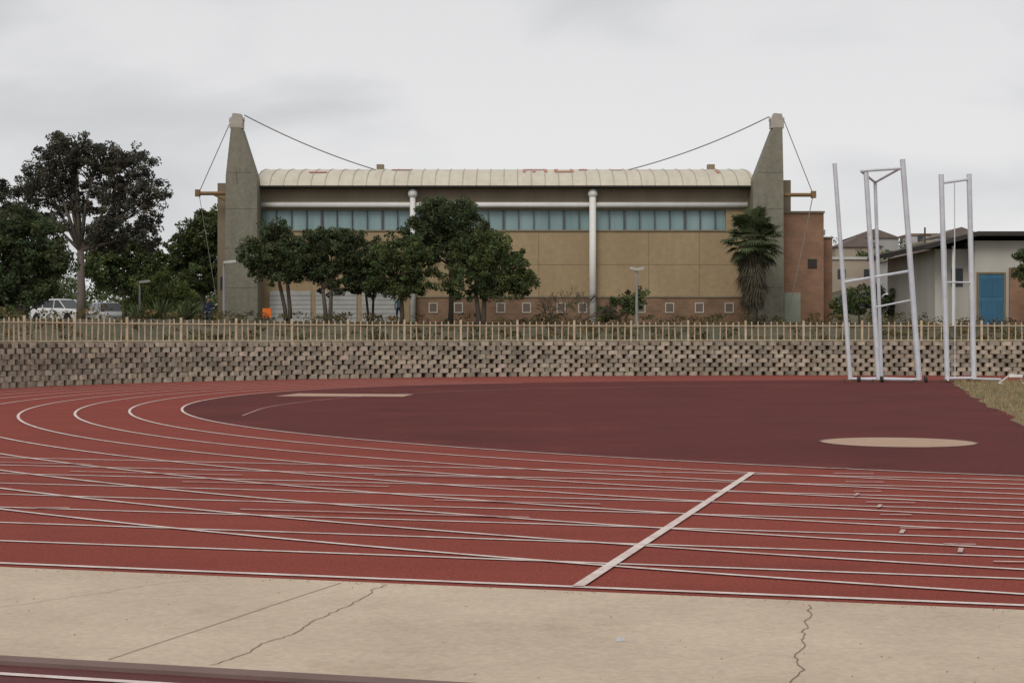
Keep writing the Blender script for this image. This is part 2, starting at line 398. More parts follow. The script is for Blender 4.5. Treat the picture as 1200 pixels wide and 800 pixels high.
while x<14.4:
    wd=0.07 if i%4==0 else 0.028
    b.box(x-wd,x+wd,FY+0.1,FY+0.31,8.965,10.295); x+=1.02; i+=1
b.build('mullions',mull,G)
b=MB(); b.box(-17.0,14.4,FY-0.08,FY+0.2,8.86,8.96); b.build('sill',tan2,G)
b=MB()
for x in (-12.2,-7.0,-1.4,1.8,5.6,9.2,12.6): b.box(x-.018,x+.018,FY-.006,FY+.05,4.53,8.85)
b.box(-17,15.9,FY-.009,FY+.05,6.62,6.65)
b.build('panel_joints',joint,G)
b=MB(); b.box(-6.9,15.9,FY-0.10,FY+.2,2.3,4.40); b.build('brick_plinth',brick,G)
b=MB(); b.box(-6.9,15.9,FY-0.16,FY+.1,4.403,4.52); b.build('plinth_cap',tan2,G)
bw=MB(); bg=MB()
for x in (-5.3,-3.6,-0.75,0.98,3.3,4.75,8.67,10.6,12.6,14.6):
    z=3.72; 
    for (x0,x1,z0,z1) in ((x-.30,x+.30,z+.28,z+.34),(x-.30,x+.30,z-.34,z-.28),(x-.30,x-.24,z-.277,z+.277),(x+.24,x+.30,z-.277,z+.277)):
        bw.box(x0,x1,FY-.16,FY-.05,z0,z1)
    bg.box(x-.24,x+.24,FY-.125,FY-.07,z-.28,z+.28)
bw.build('small_window_frames',mat('frame_offwhite',(0.60,0.57,0.50),.7),G); bg.build('small_window_panes',mat('pane_dusty',(0.17,0.13,0.10),0.5),G)
b=MB()
for x0 in (-16.3,-13.2,-10.1):
    for k in range(15): b.box(x0,x0+2.75,FY-.07-(k%2)*.03,FY+.02,2.6+k*.15,2.6+(k+1)*.15-.004)
b.build('roller_shutters',shut,G)
b=MB()
for x,rr in ((5.4,0.23),(-6.65,0.19)):
    b.tube([(x,FY-0.55,2.4),(x,FY-0.55,11.2)],rr,12)
    b.sphere((x,FY-0.55,11.35),0.33,0.33,0.33)
    b.box(x-.1,x+.1,FY-0.5,FY+.1,10.5,10.62)
b.tube([(-16.9,FY-0.22,10.62),(15.8,FY-0.22,10.62)],0.19,12)
b.build('steel_columns_and_beam',white,G,smooth=True)
prof=[(109.1,11.86),(109.5,12.25),(110.3,12.66),(111.6,13.05),(113.6,13.40),(117,13.68),(122,13.78),(128,13.4),(132,12.8),(135,11.86)]
def pz(y): return float(np.interp(y,[p[0] for p in prof],[p[1] for p in prof]))
b=MB(); n=len(prof)
X0,X1=-17.15,16.25
b.add([(X0,y,z) for y,z in prof]+[(X1,y,z) for y,z in prof],[(i,i+n,i+n+1,i+1) for i in range(n-1)])
x=X0+.05
b.build('roof_shell',roofm,G)
b=MB()
while x<X1:
    for i in range(n-1):
        (y0,z0),(y1,z1)=prof[i],prof[i+1]
        b.add([(x-.02,y0,z0-.01),(x+.02,y0,z0-.01),(x+.02,y1,z1-.01),(x-.02,y1,z1-.01),(x-.02,y0,z0+.04),(x+.02,y0,z0+.04),(x+.02,y1,z1+.04),(x-.02,y1,z1+.04)],
          [(4,5,6,7),(0,1,5,4),(1,2,6,5),(3,0,4,7)])
    x+=0.92
b.build('roof_seams',mat('seam_metal',(0.42,0.38,0.30),0.6),G)
b=MB(); b.prism([(X0,11.745),(X1,11.745),(X1,11.85),(X0,11.85)],108.9,109.3); b.box(X0,X1,109.303,134.8,11.753,11.80); b.build('eave',darkm,G)
b=MB()
gable=[(y,z-.02) for y,z in prof[1:-1]]
for xg in (X0+.12,X1-.12):
    vs=[(xg,y,z) for y,z in gable]+[(xg,gable[-1][0],11.7),(xg,gable[0][0],11.7)]
    b.add(vs,[tuple(range(len(vs)))])
b.build('gable_ends',tan2,G)
b=MB()
def rq(x0,x1,y0,y1,lift=.05):
    ys=[y0+(y1-y0)*k/6 for k in range(7)]
    b.add([(x0,y,pz(y)+lift) for y in ys]+[(x1,y,pz(y)+lift) for y in ys],[(i,i+7,i+8,i+1) for i in range(6)])
for x0,x1,y0,y1 in [(0.75,0.95,111.2,113.2),(0.95,2.2,112.7,113.2),(1.4,1.6,111.2,112.7),(2.2,2.4,111.2,113.2),(2.9,3.1,111.2,113.2),(3.1,4.0,111.2,111.7),(4.0,4.2,111.2,113.2),
    (4.6,5.2,112.4,113.2),(-8.3,-6.9,112.4,113.1),(-13.8,-12.6,111.0,111.4),(6.8,7.6,112.4,112.9),(13.9,14.1,110.9,112.4)]:
    rq(x0,x1,y0,y1)
b.build('roof_lettering',redp,G)
b=MB()
for x in (-9.2,13.9): b.box(x-.25,x+.25,114,114.6,13.3,13.8)
b.build('roof_vents',tan2,G)
b=MB()
b.prism([(-18.96,2.2),(-16.78,2.2),(-16.84,12.1),(-17.95,15.6),(-18.55,15.6),(-18.9,12.4)],107.9,109.75)
b.prism([(15.78,2.2),(17.95,2.2),(17.92,12.4),(17.85,15.6),(17.3,15.6),(15.95,12.1)],107.9,109.75)
b.build('pylons',conc,G)
b=MB()
for z in (5.0,7.6,10.2,12.6):
    b.box(-18.93,-16.85,107.893,107.92,z,z+.03) if z<12 else b.box(-18.8,-17.1,107.893,107.92,z,z+.03)
    b.box(15.9,17.9,107.893,107.92,z,z+.03) if z<12 else b.box(16.2,17.85,107.893,107.92,z,z+.03)
b.build('pylon_pour_joints',mat('pour_joint',(0.13,0.12,0.09)),G)
head=mat('pylon_head',(0.46,0.42,0.36),0.8)
b=MB()
for x in (-18.3,17.6):
    b.box(x-.42,x+.42,108.3,109.2,15.6,15.95); b.prism([(x-.45,15.953),(x+.45,15.953),(x+.3,16.55),(x-.22,16.6)],108.4,109.1)
    b.tube([(x-.5,108.75,16.2),(x+.5,108.75,16.2)],0.16,8)
b.build('pylon_heads',head,G)
cab=mat('steel_cable',(0.26,0.23,0.20),0.7)
b=MB()
def cable(p,q,sag,rr=0.03,n=14):
    p=Vector(p);q=Vector(q); b.tube([p.lerp(q,i/n)-Vector((0,0,sag*4*(i/n)*(1-i/n))) for i in range(n+1)],rr,5)
cable((-17.8,108.7,16.5),(-9.4,113,13.3),0.25,.04); cable((17.1,108.7,16.4),(8.0,113,13.3),0.3,.04)
cable((-18.7,108.7,16.1),(-20.8,108.7,11.4),0.0); cable((18.1,108.7,16.1),(20.0,108.7,11.3),0.0)
cable((-20.8,108.7,11.2),(-19.3,108.2,2.7),0.0,.02); cable((20.0,108.7,11.1),(18.0,107.2,2.8),0.1)
cable((-18.5,108.5,15.9),(-18.2,107.7,12),0.0,.03)
b.build('stay_cables',cab,G)
b=MB()
b.tube([(-21.0,108.7,11.3),(-18.6,108.7,11.3)],0.13,8); b.tube([(17.8,108.7,11.2),(20.15,108.7,11.2)],0.13,8)
b.box(-21.05,-20.75,108.5,108.9,11.1,11.55); b.box(19.9,20.2,108.5,108.9,11.0,11.45)
b.tube([(-20.0,108.7,11.3),(-18.8,108.7,10.7)],0.07,6)
b.build('side_struts',rust,G)
b=MB(); b.box(-19.8,-17.003,109.9,133,2.3,12.1); b.box(15.903,18.75,109.9,133,10.225,12.3); b.build('stair_towers',tan2,G)
b=MB(); b.box(15.903,20.97,109.95,130,2.3,10.08); b.box(20.973,21.95,112,128,2.3,8.5); b.build('brick_wing',brick2,G)
b=MB(); b.box(15.91,21.03,109.85,130.1,10.083,10.22) ; b.box(21.04,22.0,111.9,128.1,8.503,8.62); b.build('parapet',tan2,G)
b=MB(); b.box(18.3,19.4,109.85,109.96,2.5,4.75); b.build('side_door',mat('door_green',(0.32,0.34,0.27),0.7),G)
b=MB(); b.box(-19.6,-19.1,109.8,109.92,5,5.8); b.box(19.9,20.5,109.88,109.97,6.4,7.0);b.build('louvres',darkm,G)

# ---------------------------------------------------------------- right-hand annex
A=empty('office_building',(30,100,2.6))
aw=mat('annex_white_wall',(0.54,0.52,0.47),0.9,scale=0.5,col2=(0.42,0.40,0.36),stretch=(0,(1,1,.3)))
b=MB(); b.box(28.3,44,100,114,2.2,7.65); b.box(26.2,28.297,101.2,114,2.2,7.2); b.build('walls',aw,A)
b=MB(); b.prism([(25.0,7.05),(28.3,7.9),(45,7.9),(45,8.15),(28.2,8.15),(25.0,7.35)],98.9,115); b.build('roof',darkm,A)
b=MB(); 
for x in (26.4,26.9): b.tube([(x,99.6,2.2),(x,99.6,7.3)],0.09,8)
b.build('porch_columns',white,A)
b=MB(); b.box(28.55,30.05,99.93,100.02,2.55,5.6); b.build('door',mat('door_blue',(0.055,0.17,0.27),0.6,scale=2),A)
b=MB()
for k in range(4): b.box(28.7+k*.33,28.95+k*.33,99.9,99.94,2.7,4.0); b.box(28.7+k*.33,28.95+k*.33,99.9,99.94,4.2,5.4)
b.build('door_panels',mat('door_blue_dark',(0.045,0.14,0.23),0.6),A)
b=MB(); b.box(28.42,30.18,99.88,100.01,5.603,5.72); b.box(28.42,28.547,99.88,100.01,2.5,5.6); b.box(30.053,30.18,99.88,100.01,2.5,5.6); b.build('door_frame',joint,A)
b=MB(); b.box(30.4,44,99.86,100.05,2.2,6.0); b.build('brick_facing',brick2,A)
b=MB(); b.box(32,34,99.8,99.87,4.2,5.4); b.box(27.2,27.9,101.12,101.21,4.9,6.0); b.build('windows',dglass,A)

# ---------------------------------------------------------------- throwing cage
cagem=mat('cage_paint',(0.66,0.68,0.72),0.5,scale=2,col2=(0.50,0.52,0.57),blot=(2.5,.6,(.35,.27,.22),.6))
K=empty('hammer_throw_cage',(15,64,0)); b=MB()
def post(p,q,w=0.09): b.tube([p,q],w,6)
post((12.63,64,8.55),(13.25,64,0.1),0.085)
post((12.75,64.6,8.3),(13.3,64,0.1),0.03)
post((13.75,63.5,8.15),(14.25,63.5,0.1),0.095)
post((15.05,63,8.6),(15.7,63,0.1),0.105)
post((14.55,65.5,8.0),(14.75,65.2,0.1),0.07)
post((13.55,63.5,8.2),(15.05,63.0,8.25),0.06); post((13.55,63.5,8.2),(14.55,65.5,7.95),0.05); post((15.05,63,8.3),(14.55,65.5,7.95),0.05)
post((13.0,64,3.9),(15.35,63.1,4.3),0.06); post((14.05,63.5,2.9),(15.5,63.1,3.2),0.04)
post((13.3,64,0.12),(15.75,63,0.12),0.06); post((14.75,65.2,.12),(15.7,63,.12),0.05); post((13.25,64,.12),(14.75,65.2,.12),0.05)
post((16.75,63.8,8.1),(17.0,63.8,0.1),0.10); post((17.95,64.2,8.15),(18.15,64.2,0.1),0.10)
post((16.72,63.8,7.75),(17.98,64.2,7.95),0.06); post((16.9,63.8,3.9),(18.1,64.2,3.9),0.035); post((17.0,63.8,.15),(18.15,64.2,.15),0.06)
post((17.3,63.9,7.8),(17.35,64.0,0.15),0.02)
post((17.0,63.8,.12),(16.7,62.6,.12),0.05); post((18.15,64.2,.12),(18.9,63.2,.12),0.05)
b.build('steel_frame',cagem,K)
b=MB()
for x,y in ((13.25,64),(14.25,63.5),(15.7,63),(14.75,65.2),(17.0,63.8),(18.15,64.2)):
    b.box(x-.22,x+.22,y-.22,y+.22,0.012,0.10)
b.build('base_plates',mat('rusty_base',(0.18,0.10,0.07),0.9),K)
b=MB()
for x,y in ((13.5,63.6),(15.9,62.8),(14.3,63.2)):
    b.tube([(x-.05,y,0.13),(x+.05,y,0.13)],0.12,12)
b.build('wheels',darkm,K)
H=empty('overturned_hurdle',(19.6,60,0)); b=MB()
b.tube([(18.0,60.4,.05),(18.3,60,.38),(18.7,60.1,.34),(18.9,60.6,.05)],0.03,6); b.tube([(18.0,60.4,.05),(17.9,59.7,.05)],0.03,6); b.tube([(18.9,60.6,.05),(19.0,59.8,.05)],0.03,6)
b.obox((18.5,60.02,0.33),(0.99,0.1),(-.1,.99),0.26,0.02,0.05)
b.build('frame',white,H)

# ---------------------------------------------------------------- lamps
lampm=mat('lamp_galvanised',(0.30,0.30,0.29),0.6); lhm=mat('lamp_head',(0.38,0.37,0.34),0.6)
def lamp(x,y,z0,z1,double=False):
    P=empty('street_lamp',(x,y,z0)); b=MB()
    b.tube([(x,y,z0-.2),(x,y,z0+.5),(x,y,z1)],[.11,.085,.06],8); b.box(x-.2,x+.2,y-.2,y+.2,z0-.1,z0+.12); b.build('pole',lampm,P)
    b=MB(); LL=.42 if double else .75
    for sgn in ((-1,1) if double else (1,)):
        b.add([(x,y-.16,z1),(x,y+.16,z1),(x+sgn*LL,y+.2,z1+.08),(x+sgn*LL,y-.2,z1+.08),(x,y-.12,z1+.16),(x,y+.12,z1+.16),(x+sgn*LL*.93,y+.14,z1+.24),(x+sgn*LL*.93,y-.14,z1+.24)],
          [(0,1,2,3),(4,5,6,7),(0,1,5,4),(1,2,6,5),(2,3,7,6),(3,0,4,7)])
    b.build('head',lhm,P)
lamp(-16.75,95,2.4,6.0); lamp(7.25,95,2.4,5.6,True); lamp(-24.6,108,2.6,5.3); lamp(21.2,104,2.6,5.3)

# ---------------------------------------------------------------- trees
bark=mat('bark',(0.10,0.08,0.06),0.95,scale=3,fine=0.2,bscale=10)
barkl=mat('bark_grey',(0.15,0.125,0.105),0.95,scale=2,fine=0.2,bscale=10)
def leafm(n,c): return attrmat(n,c,0.7,0.25)
LM={'dark':leafm('leaf_dark',(0.068,0.088,0.038)),'mid':leafm('leaf_mid',(0.090,0.116,0.044)),'light':leafm('leaf_light',(0.13,0.165,0.05)),'euc':leafm('leaf_eucalyptus',(0.088,0.086,0.064)),
    'palm':leafm('leaf_palm',(0.095,0.12,0.055)),'deadp':leafm('leaf_dead_palm',(0.12,0.105,0.07)),'dry':leafm('grass_dry',(0.34,0.255,0.135)),'under':leafm('leaf_under',(0.075,0.075,0.035))}
def leaves(cs,rads,per,size,tints,flat=0.8):
    n=len(cs); c=np.repeat(cs,per,0); rr=np.repeat(rads,per)
    g=RS.normal(size=(n*per,3)); g/=np.linalg.norm(g,axis=1)[:,None]
    rad=rr*RS.uniform(0.15,1,size=n*per)**0.5
    p=c+g*rad[:,None]*np.array([1,1,flat])
    u=RS.normal(size=(n*per,3)); u/=np.linalg.norm(u,axis=1)[:,None]
    w=RS.normal(size=(n*per,3)); w-= (w*u).sum(1)[:,None]*u; w/=np.linalg.norm(w,axis=1)[:,None]
    s=size*RS.uniform(0.6,1.4,size=n*per)[:,None]
    V=np.stack([p-u*s,p-w*s*0.5,p+u*s,p+w*s*0.5],1)
    t=np.repeat(tints,per,0)*RS.uniform(0.8,1.2,size=(n*per,1))
    return V,t
def crown_clumps(base,blobs,dens,cr):
    cs=[];rs=[]
    for (dx,dy,dz,rx,ry,rz) in blobs:
        n=max(5,int(dens*(rx*ry*rz)**(2/3)*6))
        g=RS.normal(size=(n,3)); g/=np.linalg.norm(g,axis=1)[:,None]
        rad=RS.uniform(0.12,1,size=n)**0.45
        p=np.array(base)+np.array([dx,dy,dz])+g*rad[:,None]*np.array([rx,ry,rz])*RS.uniform(0.8,1.15,size=(n,1))
        cs.append(p); rs.append(cr*RS.uniform(0.5,1.25,size=n))
    return np.vstack(cs),np.concatenate(rs)
def tree(name,x,y,blobs,leaf='dark',tr=0.18,dens=4.5,cr=0.42,per=75,size=0.10,lean=0,bk=bark,fork=0.35,z=None,trunks=1):
    z0=(th(x,y) if z is None else z)-0.15; P=empty(name,(x,y,z0))
    bl=[(dx,random.uniform(-.4,.4)*rx,dz,rx,rx*0.95,rz) for dx,dz,rx,rz in blobs]
    cs,rs=crown_clumps((x,y,z0),bl,dens,cr)
    hmax=max(bz[2] for bz in bl); zf=min(bz[2]-bz[5] for bz in bl); zf=max(zf,hmax*fork*0.5)
    b=MB()
    for k in range(trunks):
        ox=(k-(trunks-1)/2)*0.25
        f=Vector((x+lean+ox*2,y,z0+zf*1.0+.3))
        b.tube([(x+ox,y,z0-.1),(x+ox*1.2+lean*.3+.05,y,z0+zf*.4),f],[tr*1.25,tr,tr*.8],8)
        for (dx,dy,dz,rx,ry,rz) in bl[k::trunks]:
            t=Vector((x+dx,y+dy,z0+dz)); mid=f.lerp(t,.5)+Vector((random.uniform(-.2,.2),random.uniform(-.2,.2),random.uniform(-.25,.1)))
            b.tube([f,mid,t],[tr*.6,tr*.38,tr*.15],6)
            sel=np.where(np.linalg.norm(cs-np.array(t),axis=1)<max(rx,rz)*1.1)[0]
            for j in sel[:14]:
                s=mid.lerp(t,random.uniform(0.3,1)); b.tube([s,Vector(cs[j])],[tr*.14,0.012],4,False)
    b.build('trunk_and_limbs',bk,P,smooth=True)
    g=RS.uniform(0.5,1.5,size=len(cs))[:,None]; hue=RS.uniform(-.15,.15,size=len(cs))[:,None]
    tints=g*np.hstack([1+hue,np.ones_like(hue),1-hue*.5])
    V,t=leaves(cs,rs,per,size,tints)
    qmesh('foliage',V,t,LM[leaf],P)
tree('eucalyptus_tree',-26.4,100,[(-1.4,9.7,1.8,1.6),(-.2,10.6,1.5,1.1),(1.1,10.0,1.7,1.4),(3.4,9.6,1.5,1.2),(4.2,8.0,1.4,1.3),(2.9,6.6,2.0,1.5),(-.3,7.9,2.0,1.4),(1.5,5.4,1.7,1.2),(-1.6,11.4,.5,.4),(-2.2,8.4,1.2,1.1),(4.2,5.4,1.2,1.0),(2.2,8.3,1.2,1.0),(-1.6,6.2,1.1,.9)],
     'euc',0.26,5.0,0.38,68,0.085,bk=barkl)
tree('eucalyptus_tree',-30.2,101,[(0,7.9,1.2,1.4),(-.8,6.6,1.3,1.2),(.9,6.2,1.1,.9),(-1.5,8.2,.9,.8)],'euc',0.2,4.6,0.4,70,0.085,bk=barkl)
tree('broadleaf_tree',-24.0,79.5,[(0,4.0,2.0,1.4),(1.4,3.2,1.2,1.2),(-1.6,3.6,1.6,1.5),(-.3,1.9,1.9,1.3),(1.1,1.9,.9,.9),(-2.0,1.6,1.4,1.2),(0.3,4.8,1.3,.8)],'dark',0.2,6,0.42,90,0.085)
tree('broadleaf_tree',-21.4,113,[(0,6.3,2.0,1.5),(-1.3,4.8,1.7,1.5),(1.3,4.9,1.5,1.5),(0.2,3.4,2.1,1.4),(0.6,7.3,1.2,.9),(1.9,3.2,1.0,1.1)],'mid',0.2,5,0.45,80,0.11)
tree('broadleaf_tree',-26.6,112,[(0,5.0,1.9,1.6),(1.8,4.2,1.3,1.4),(-1.5,4.0,1.6,1.6),(.5,2.8,1.5,1.0)],'mid',0.18,5,0.45,70,0.11)
tree('broadleaf_tree',-21.6,103,[(0,2.5,1.3,1.0),(.9,2.0,.9,.7),(-1.1,1.8,.8,.7)],'light',0.1,5,0.35,60,0.09)
tree('shrub',-24.4,110,[(0,2.0,1.2,1.2),(1.0,1.5,.9,.8),(-1.0,1.4,.8,.8)],'light',0.08,5,0.38,60,0.10)
tree('ficus_tree',-13.7,100,[(-.9,4.8,1.4,1.3),(.7,4.3,1.4,1.2),(-2.0,4.3,1.1,1.1),(-.2,3.3,1.6,1.0),(-.7,5.8,1.0,.6),(-1.6,3.3,.9,.7)],'dark',0.13,5.2,0.38,80,0.085,lean=-.3,trunks=2)
tree('ficus_tree',-11.2,99,[(.3,4.9,1.6,1.1),(-1,3.9,1.4,1.3),(1.8,3.8,1.3,1.2),(.4,2.9,1.7,1.1),(1.3,5.0,1.2,.9),(2.2,2.6,1.0,.8),(-.7,5.2,.9,.6)],'dark',0.13,5.2,0.38,80,0.085,trunks=2)
tree('ficus_tree',-8.8,101,[(.1,3.0,1.1,1.1),(.5,4.2,.9,.8),(-.6,2.5,.9,.7)],'mid',0.08,5,0.34,65,0.085,trunks=2)
tree('ficus_tree',-6.7,99,[(-.2,4.4,1.7,1.3),(1.2,3.4,1.3,1.2),(-1.3,3.5,1.2,1.2),(0,2.5,1.7,.9),(-1.7,2.5,.8,.7)],'mid',0.13,5.2,0.38,80,0.085)
tree('ficus_tree',-3.8,101,[(-.3,6.8,2.0,1.0),(-1.8,5.8,1.3,1.0),(1.3,6.0,1.6,1.1),(0,4.7,2.1,1.3),(1.9,5.0,1.1,1.0),(-.9,7.4,.9,.5),(.9,7.2,.9,.5),(-1.7,4.6,1.0,.9)],'dark',0.15,5.6,0.38,85,0.085)
tree('ficus_tree',-1.9,98,[(.2,4.6,1.9,1.2),(1.9,3.5,1.4,1.3),(-.7,3.0,1.8,1.3),(2.4,2.6,1.0,.8),(-.8,4.9,1.2,.9),(.9,2.5,1.4,.9),(1.0,5.3,1.0,.6)],'mid',0.15,5.6,0.38,85,0.085,trunks=2)
tree('shrub',7.0,103,[(0,1.3,.9,.8),(-.9,1.0,.7,.7),(.7,1.6,.8,.7),(1.1,2.1,.5,.4)],'mid',0.06,5,0.3,60,0.08,trunks=2)
tree('bougainvillea_bush',2.3,103,[(0,1.2,.8,.5),(1.5,1.5,.7,.5)],'mid',0.05,1.4,0.3,25,0.06,trunks=2)
tree('olive_tree',30.3,96,[(0,4.2,.7,.9),(-.5,3.5,.6,.5),(.3,3.1,.9,.7),(.6,4.7,.8,.7),(-.7,4.3,.35,.35)],'mid',0.08,4,0.30,60,0.08,fork=.9)
tree('shrub',22.5,106,[(0,1.6,1.2,.9),(-1,1.1,.9,.7)],'mid',0.08,5,0.35,60,0.09)
tree('shrub',25.2,112,[(0,1.8,1.0,1.2),(1,1.3,.8,.8)],'dark',0.08,5,0.35,60,0.09)
P=empty('bare_shrub',(3.6,101,2.4)); b=MB(); rr=random.Random(5)
def grow(p,d,l,r_,k):
    q=p+d*l; m=(p+q)/2+Vector((rr.uniform(-.06,.06),0,rr.uniform(-.05,.05)))
    b.tube([p,m,q],[r_,r_*.8,r_*.6],4,False)
    if k==0: return
    for _ in range(3):
        nd=(d+Vector((rr.uniform(-.8,.8),rr.uniform(-.6,.6),rr.uniform(-.35,.45)))).normalized(); grow(q,nd,l*rr.uniform(.6,.85),r_*.6,k-1)
for dx in (-1,-.3,.5,1.0): grow(Vector((3.6+dx*.3,101,2.35)),Vector((dx,0,.8)).normalized(),.9,.06,4)
b.build('branches',bark,P)

# fan palm
P=empty('fan_palm',(15.3,104,2.5)); b=MB()
b.tube([(15.35,104,2.3),(15.25,104,4.5),(15.3,104,8.2)],[.36,.27,.25],10); b.build('trunk',barkl,P,smooth=True)
b=MB(); bd=MB(); rr=random.Random(11)
def fan(bb,c,az,el,L,fr,n=15,droop=.3,wl=.045):
    d=Vector((math.cos(az)*math.cos(el),math.sin(az)*math.cos(el),math.sin(el))); base=Vector(c); tip=base+d*L
    bb.tube([base,tip],[.025,.015],3,False)
    side=d.cross(Vector((0,0,1))); side=side.normalized() if side.length>1e-3 else Vector((1,0,0)); up=side.cross(d)
    g0=rr.uniform(.55,1.35)
    for k in range(n):
        a=(k/(n-1)-.5)*math.radians(190); dd=(d*math.cos(a)+side*math.sin(a)).normalized()
        ln=fr*rr.uniform(.75,1.05)*(1-.25*abs(k/(n-1)-.5)); m=tip+dd*ln*.55; e=tip+dd*ln-Vector((0,0,droop*ln)); wv=up.cross(dd).normalized()*wl
        g=g0*rr.uniform(.85,1.15); bb.ct=(g,g,g)
        bb.add([tip,m-wv+up*.02,e,m+wv+up*.02],[(0,1,2,3)])
for k in range(120):
    el=math.radians(rr.uniform(-48,80)); fan(b,(15.3,104,8.0+rr.uniform(-.5,.3)),rr.uniform(0,2*math.pi),el,rr.uniform(.9,1.5),rr.uniform(.8,1.02),17,.25,.055)
for k in range(150):
    z=rr.uniform(4.4,8.0); el=math.radians(rr.uniform(-80,-30)); fan(bd,(15.3,104,z),rr.uniform(0,2*math.pi),el,rr.uniform(.5,1.2)*(.5+.5*(z-4.4)/3.6),rr.uniform(.7,.98),12,.5,.05)
b.build('fronds',LM['palm'],P,tint=True); bd.build('dead_skirt',LM['deadp'],P,tint=True)

def agave(x,y,h):
    z0=th(x,y); P=empty('agave_plant',(x,y,z0)); b=MB()
    for k in range(46):
        az=rr.uniform(0,2*math.pi); el=math.radians(rr.uniform(15,85)); L=h*rr.uniform(.8,1.1)
        d=Vector((math.cos(az)*math.cos(el),math.sin(az)*math.cos(el),math.sin(el))); s=d.cross(Vector((0,0,1))).normalized()*.06*h
        o_=Vector((x,y,z0)); g=rr.uniform(.6,1.4); b.ct=(g,g,g); m=o_+d*L*.5
        b.add([o_-s*.5,o_+s*.5,m+s,o_+d*L-Vector((0,0,.1)),m-s],[(0,1,2,3,4)])
    b.build('leaves',LM['palm'],P,tint=True)
for x,y,h in ((-20.9,97,1.6),(-19.4,97,1.5),(-22.0,96,1.3),(-18.6,99,1.2)): agave(x,y,h)

cs=[];rs=[]
for k in range(380):
    x=RS.uniform(-34,40); y=wally(x)+RS.uniform(1.0,26); 
    cs.append((x,y,th(x,y)+RS.uniform(0,.25))); rs.append(RS.uniform(.2,.55))
for k in range(190):
    x=RS.uniform(-24,38); y=min(wally(x)+RS.uniform(24,34),107.5); cs.append((x,y,th(x,y)+RS.uniform(.1,.55))); rs.append(RS.uniform(.3,.6))
cs=np.array(cs);rs=np.array(rs); g=RS.uniform(.5,1.4,size=(len(cs),1)); hue=RS.uniform(0,1,size=(len(cs),1))
V,t=leaves(cs,rs,42,0.075,g*np.hstack([1+hue*1.1,1+hue*.5,1+hue*.3]),flat=.5)
qmesh('undergrowth',V,t,LM['under'])
n=24000
s=RS.uniform(-6.6,8,n); m=RS.uniform(-26.5,20.3,n); lim=np.interp(m,[p[1] for p in GL],[p[0] for p in GL])+RS.exponential(.12,n)-.12; s=np.where(s<lim,lim+RS.uniform(0,8,n),s)
px=C[0]+s*E[0]+m*Nn[0]; py=C[1]+s*E[1]+m*Nn[1]
az=RS.uniform(0,2*np.pi,n); h=RS.uniform(.04,.16,n)*(1+.8*(RS.rand(n)>.93)); dx=np.cos(az)*.012; dy=np.sin(az)*.012; lx=RS.normal(0,.04,n); ly=RS.normal(0,.04,n)
z0=np.full(n,.01)
V=np.stack([np.stack([px-dx,py-dy,z0],1),np.stack([px+dx,py+dy,z0],1),np.stack([px+lx+dx*.2,py+ly,h],1),np.stack([px+lx,py+ly,h],1)],1)
g=RS.uniform(.6,1.3,size=(n,1)); grn=(RS.rand(n,1)>.8)
qmesh('infield_grass_blades',V,g*np.where(grn,np.array([[.5,.68,.5]]),np.array([[1,1,1]])),LM['dry'])

cs=[];rs=[]
def blob(x,y,rx,rz,z=None,n=40):
    z=th(x,y)+rz*.8 if z is None else z
    g=RS.normal(size=(n,3)); g/=np.linalg.norm(g,axis=1)[:,None]
    p=np.array([x,y,z])+g*np.array([rx,rx,rz])*RS.uniform(.3,1,size=(n,1)); cs.extend(p.tolist()); rs.extend(RS.uniform(.5,1.0,n).tolist())
for x in np.arange(-62,-22,2.4): blob(x,146+RS.uniform(-6,12),RS.uniform(2,3.2),RS.uniform(2.4,3.8))
for x in np.arange(-60,-20,3.5): blob(x,170+RS.uniform(-6,12),RS.uniform(2,3.2),RS.uniform(3.5,5.0))
for x in np.arange(-50,-22,2.2): blob(x,134+RS.uniform(-3,3),1.4,RS.uniform(1.0,1.8),n=22)
for k in range(44):
    x=RS.uniform(36,95); y=RS.uniform(150,265); blob(x,y,RS.uniform(1.2,2.8),RS.uniform(1.2,2.8),n=22)
for x,y,r_ in ((50,240,3),(58,250,2.5),(66,252,3.5),(72,256,2.5),(80,258,3),(88,258,3.2),(45,200,2.2),(56,215,2.4),(61,238,3.0)): blob(x,y,r_,r_*.8,n=30)
cs=np.array(cs);rs=np.array(rs); g=RS.uniform(.6,1.5,size=(len(cs),1))
V,t=leaves(cs,rs,40,0.16,g*np.ones((1,3)))
qmesh('distant_trees',V,t,LM['mid'])

hm=[mat('house_wall_%d'%i,c,0.9,scale=.3) for i,c in enumerate([(0.50,0.47,0.43),(0.38,0.32,0.25),(0.52,0.50,0.48),(0.30,0.20,0.15),(0.42,0.41,0.40)])]
roofd=mat('house_roof',(0.20,0.16,0.14),.9)
def house(x,y,w,h,d,mi,flat=True):
    z=th(x,y); P=empty('hillside_house',(x,y,z)); b=MB(); b.box(x-w/2,x+w/2,y,y+d,z-2,z+h); b.build('walls',hm[mi],P)
    b=MB()
    if flat: b.box(x-w/2-.2,x+w/2+.2,y-.2,y+d+.2,z+h+.003,z+h+.3)
    else: b.prism([(x-w/2-.3,z+h+.003),(x+w/2+.3,z+h+.003),(x,z+h+1.4)],y-.3,y+d+.3)
    b.build('roof',roofd if not flat else hm[(mi+1)%5],P)
    b=MB(); k=int(w//2.2)
    for i in range(k):
        xx=x-w/2+(i+.5)*w/k
        for zz in ([z+1.0] if h<4.5 else [z+1.0,z+3.4]): b.box(xx-.45,xx+.45,y-.06,y+.02,zz,zz+1.1)
    b.build('windows',dglass,P)
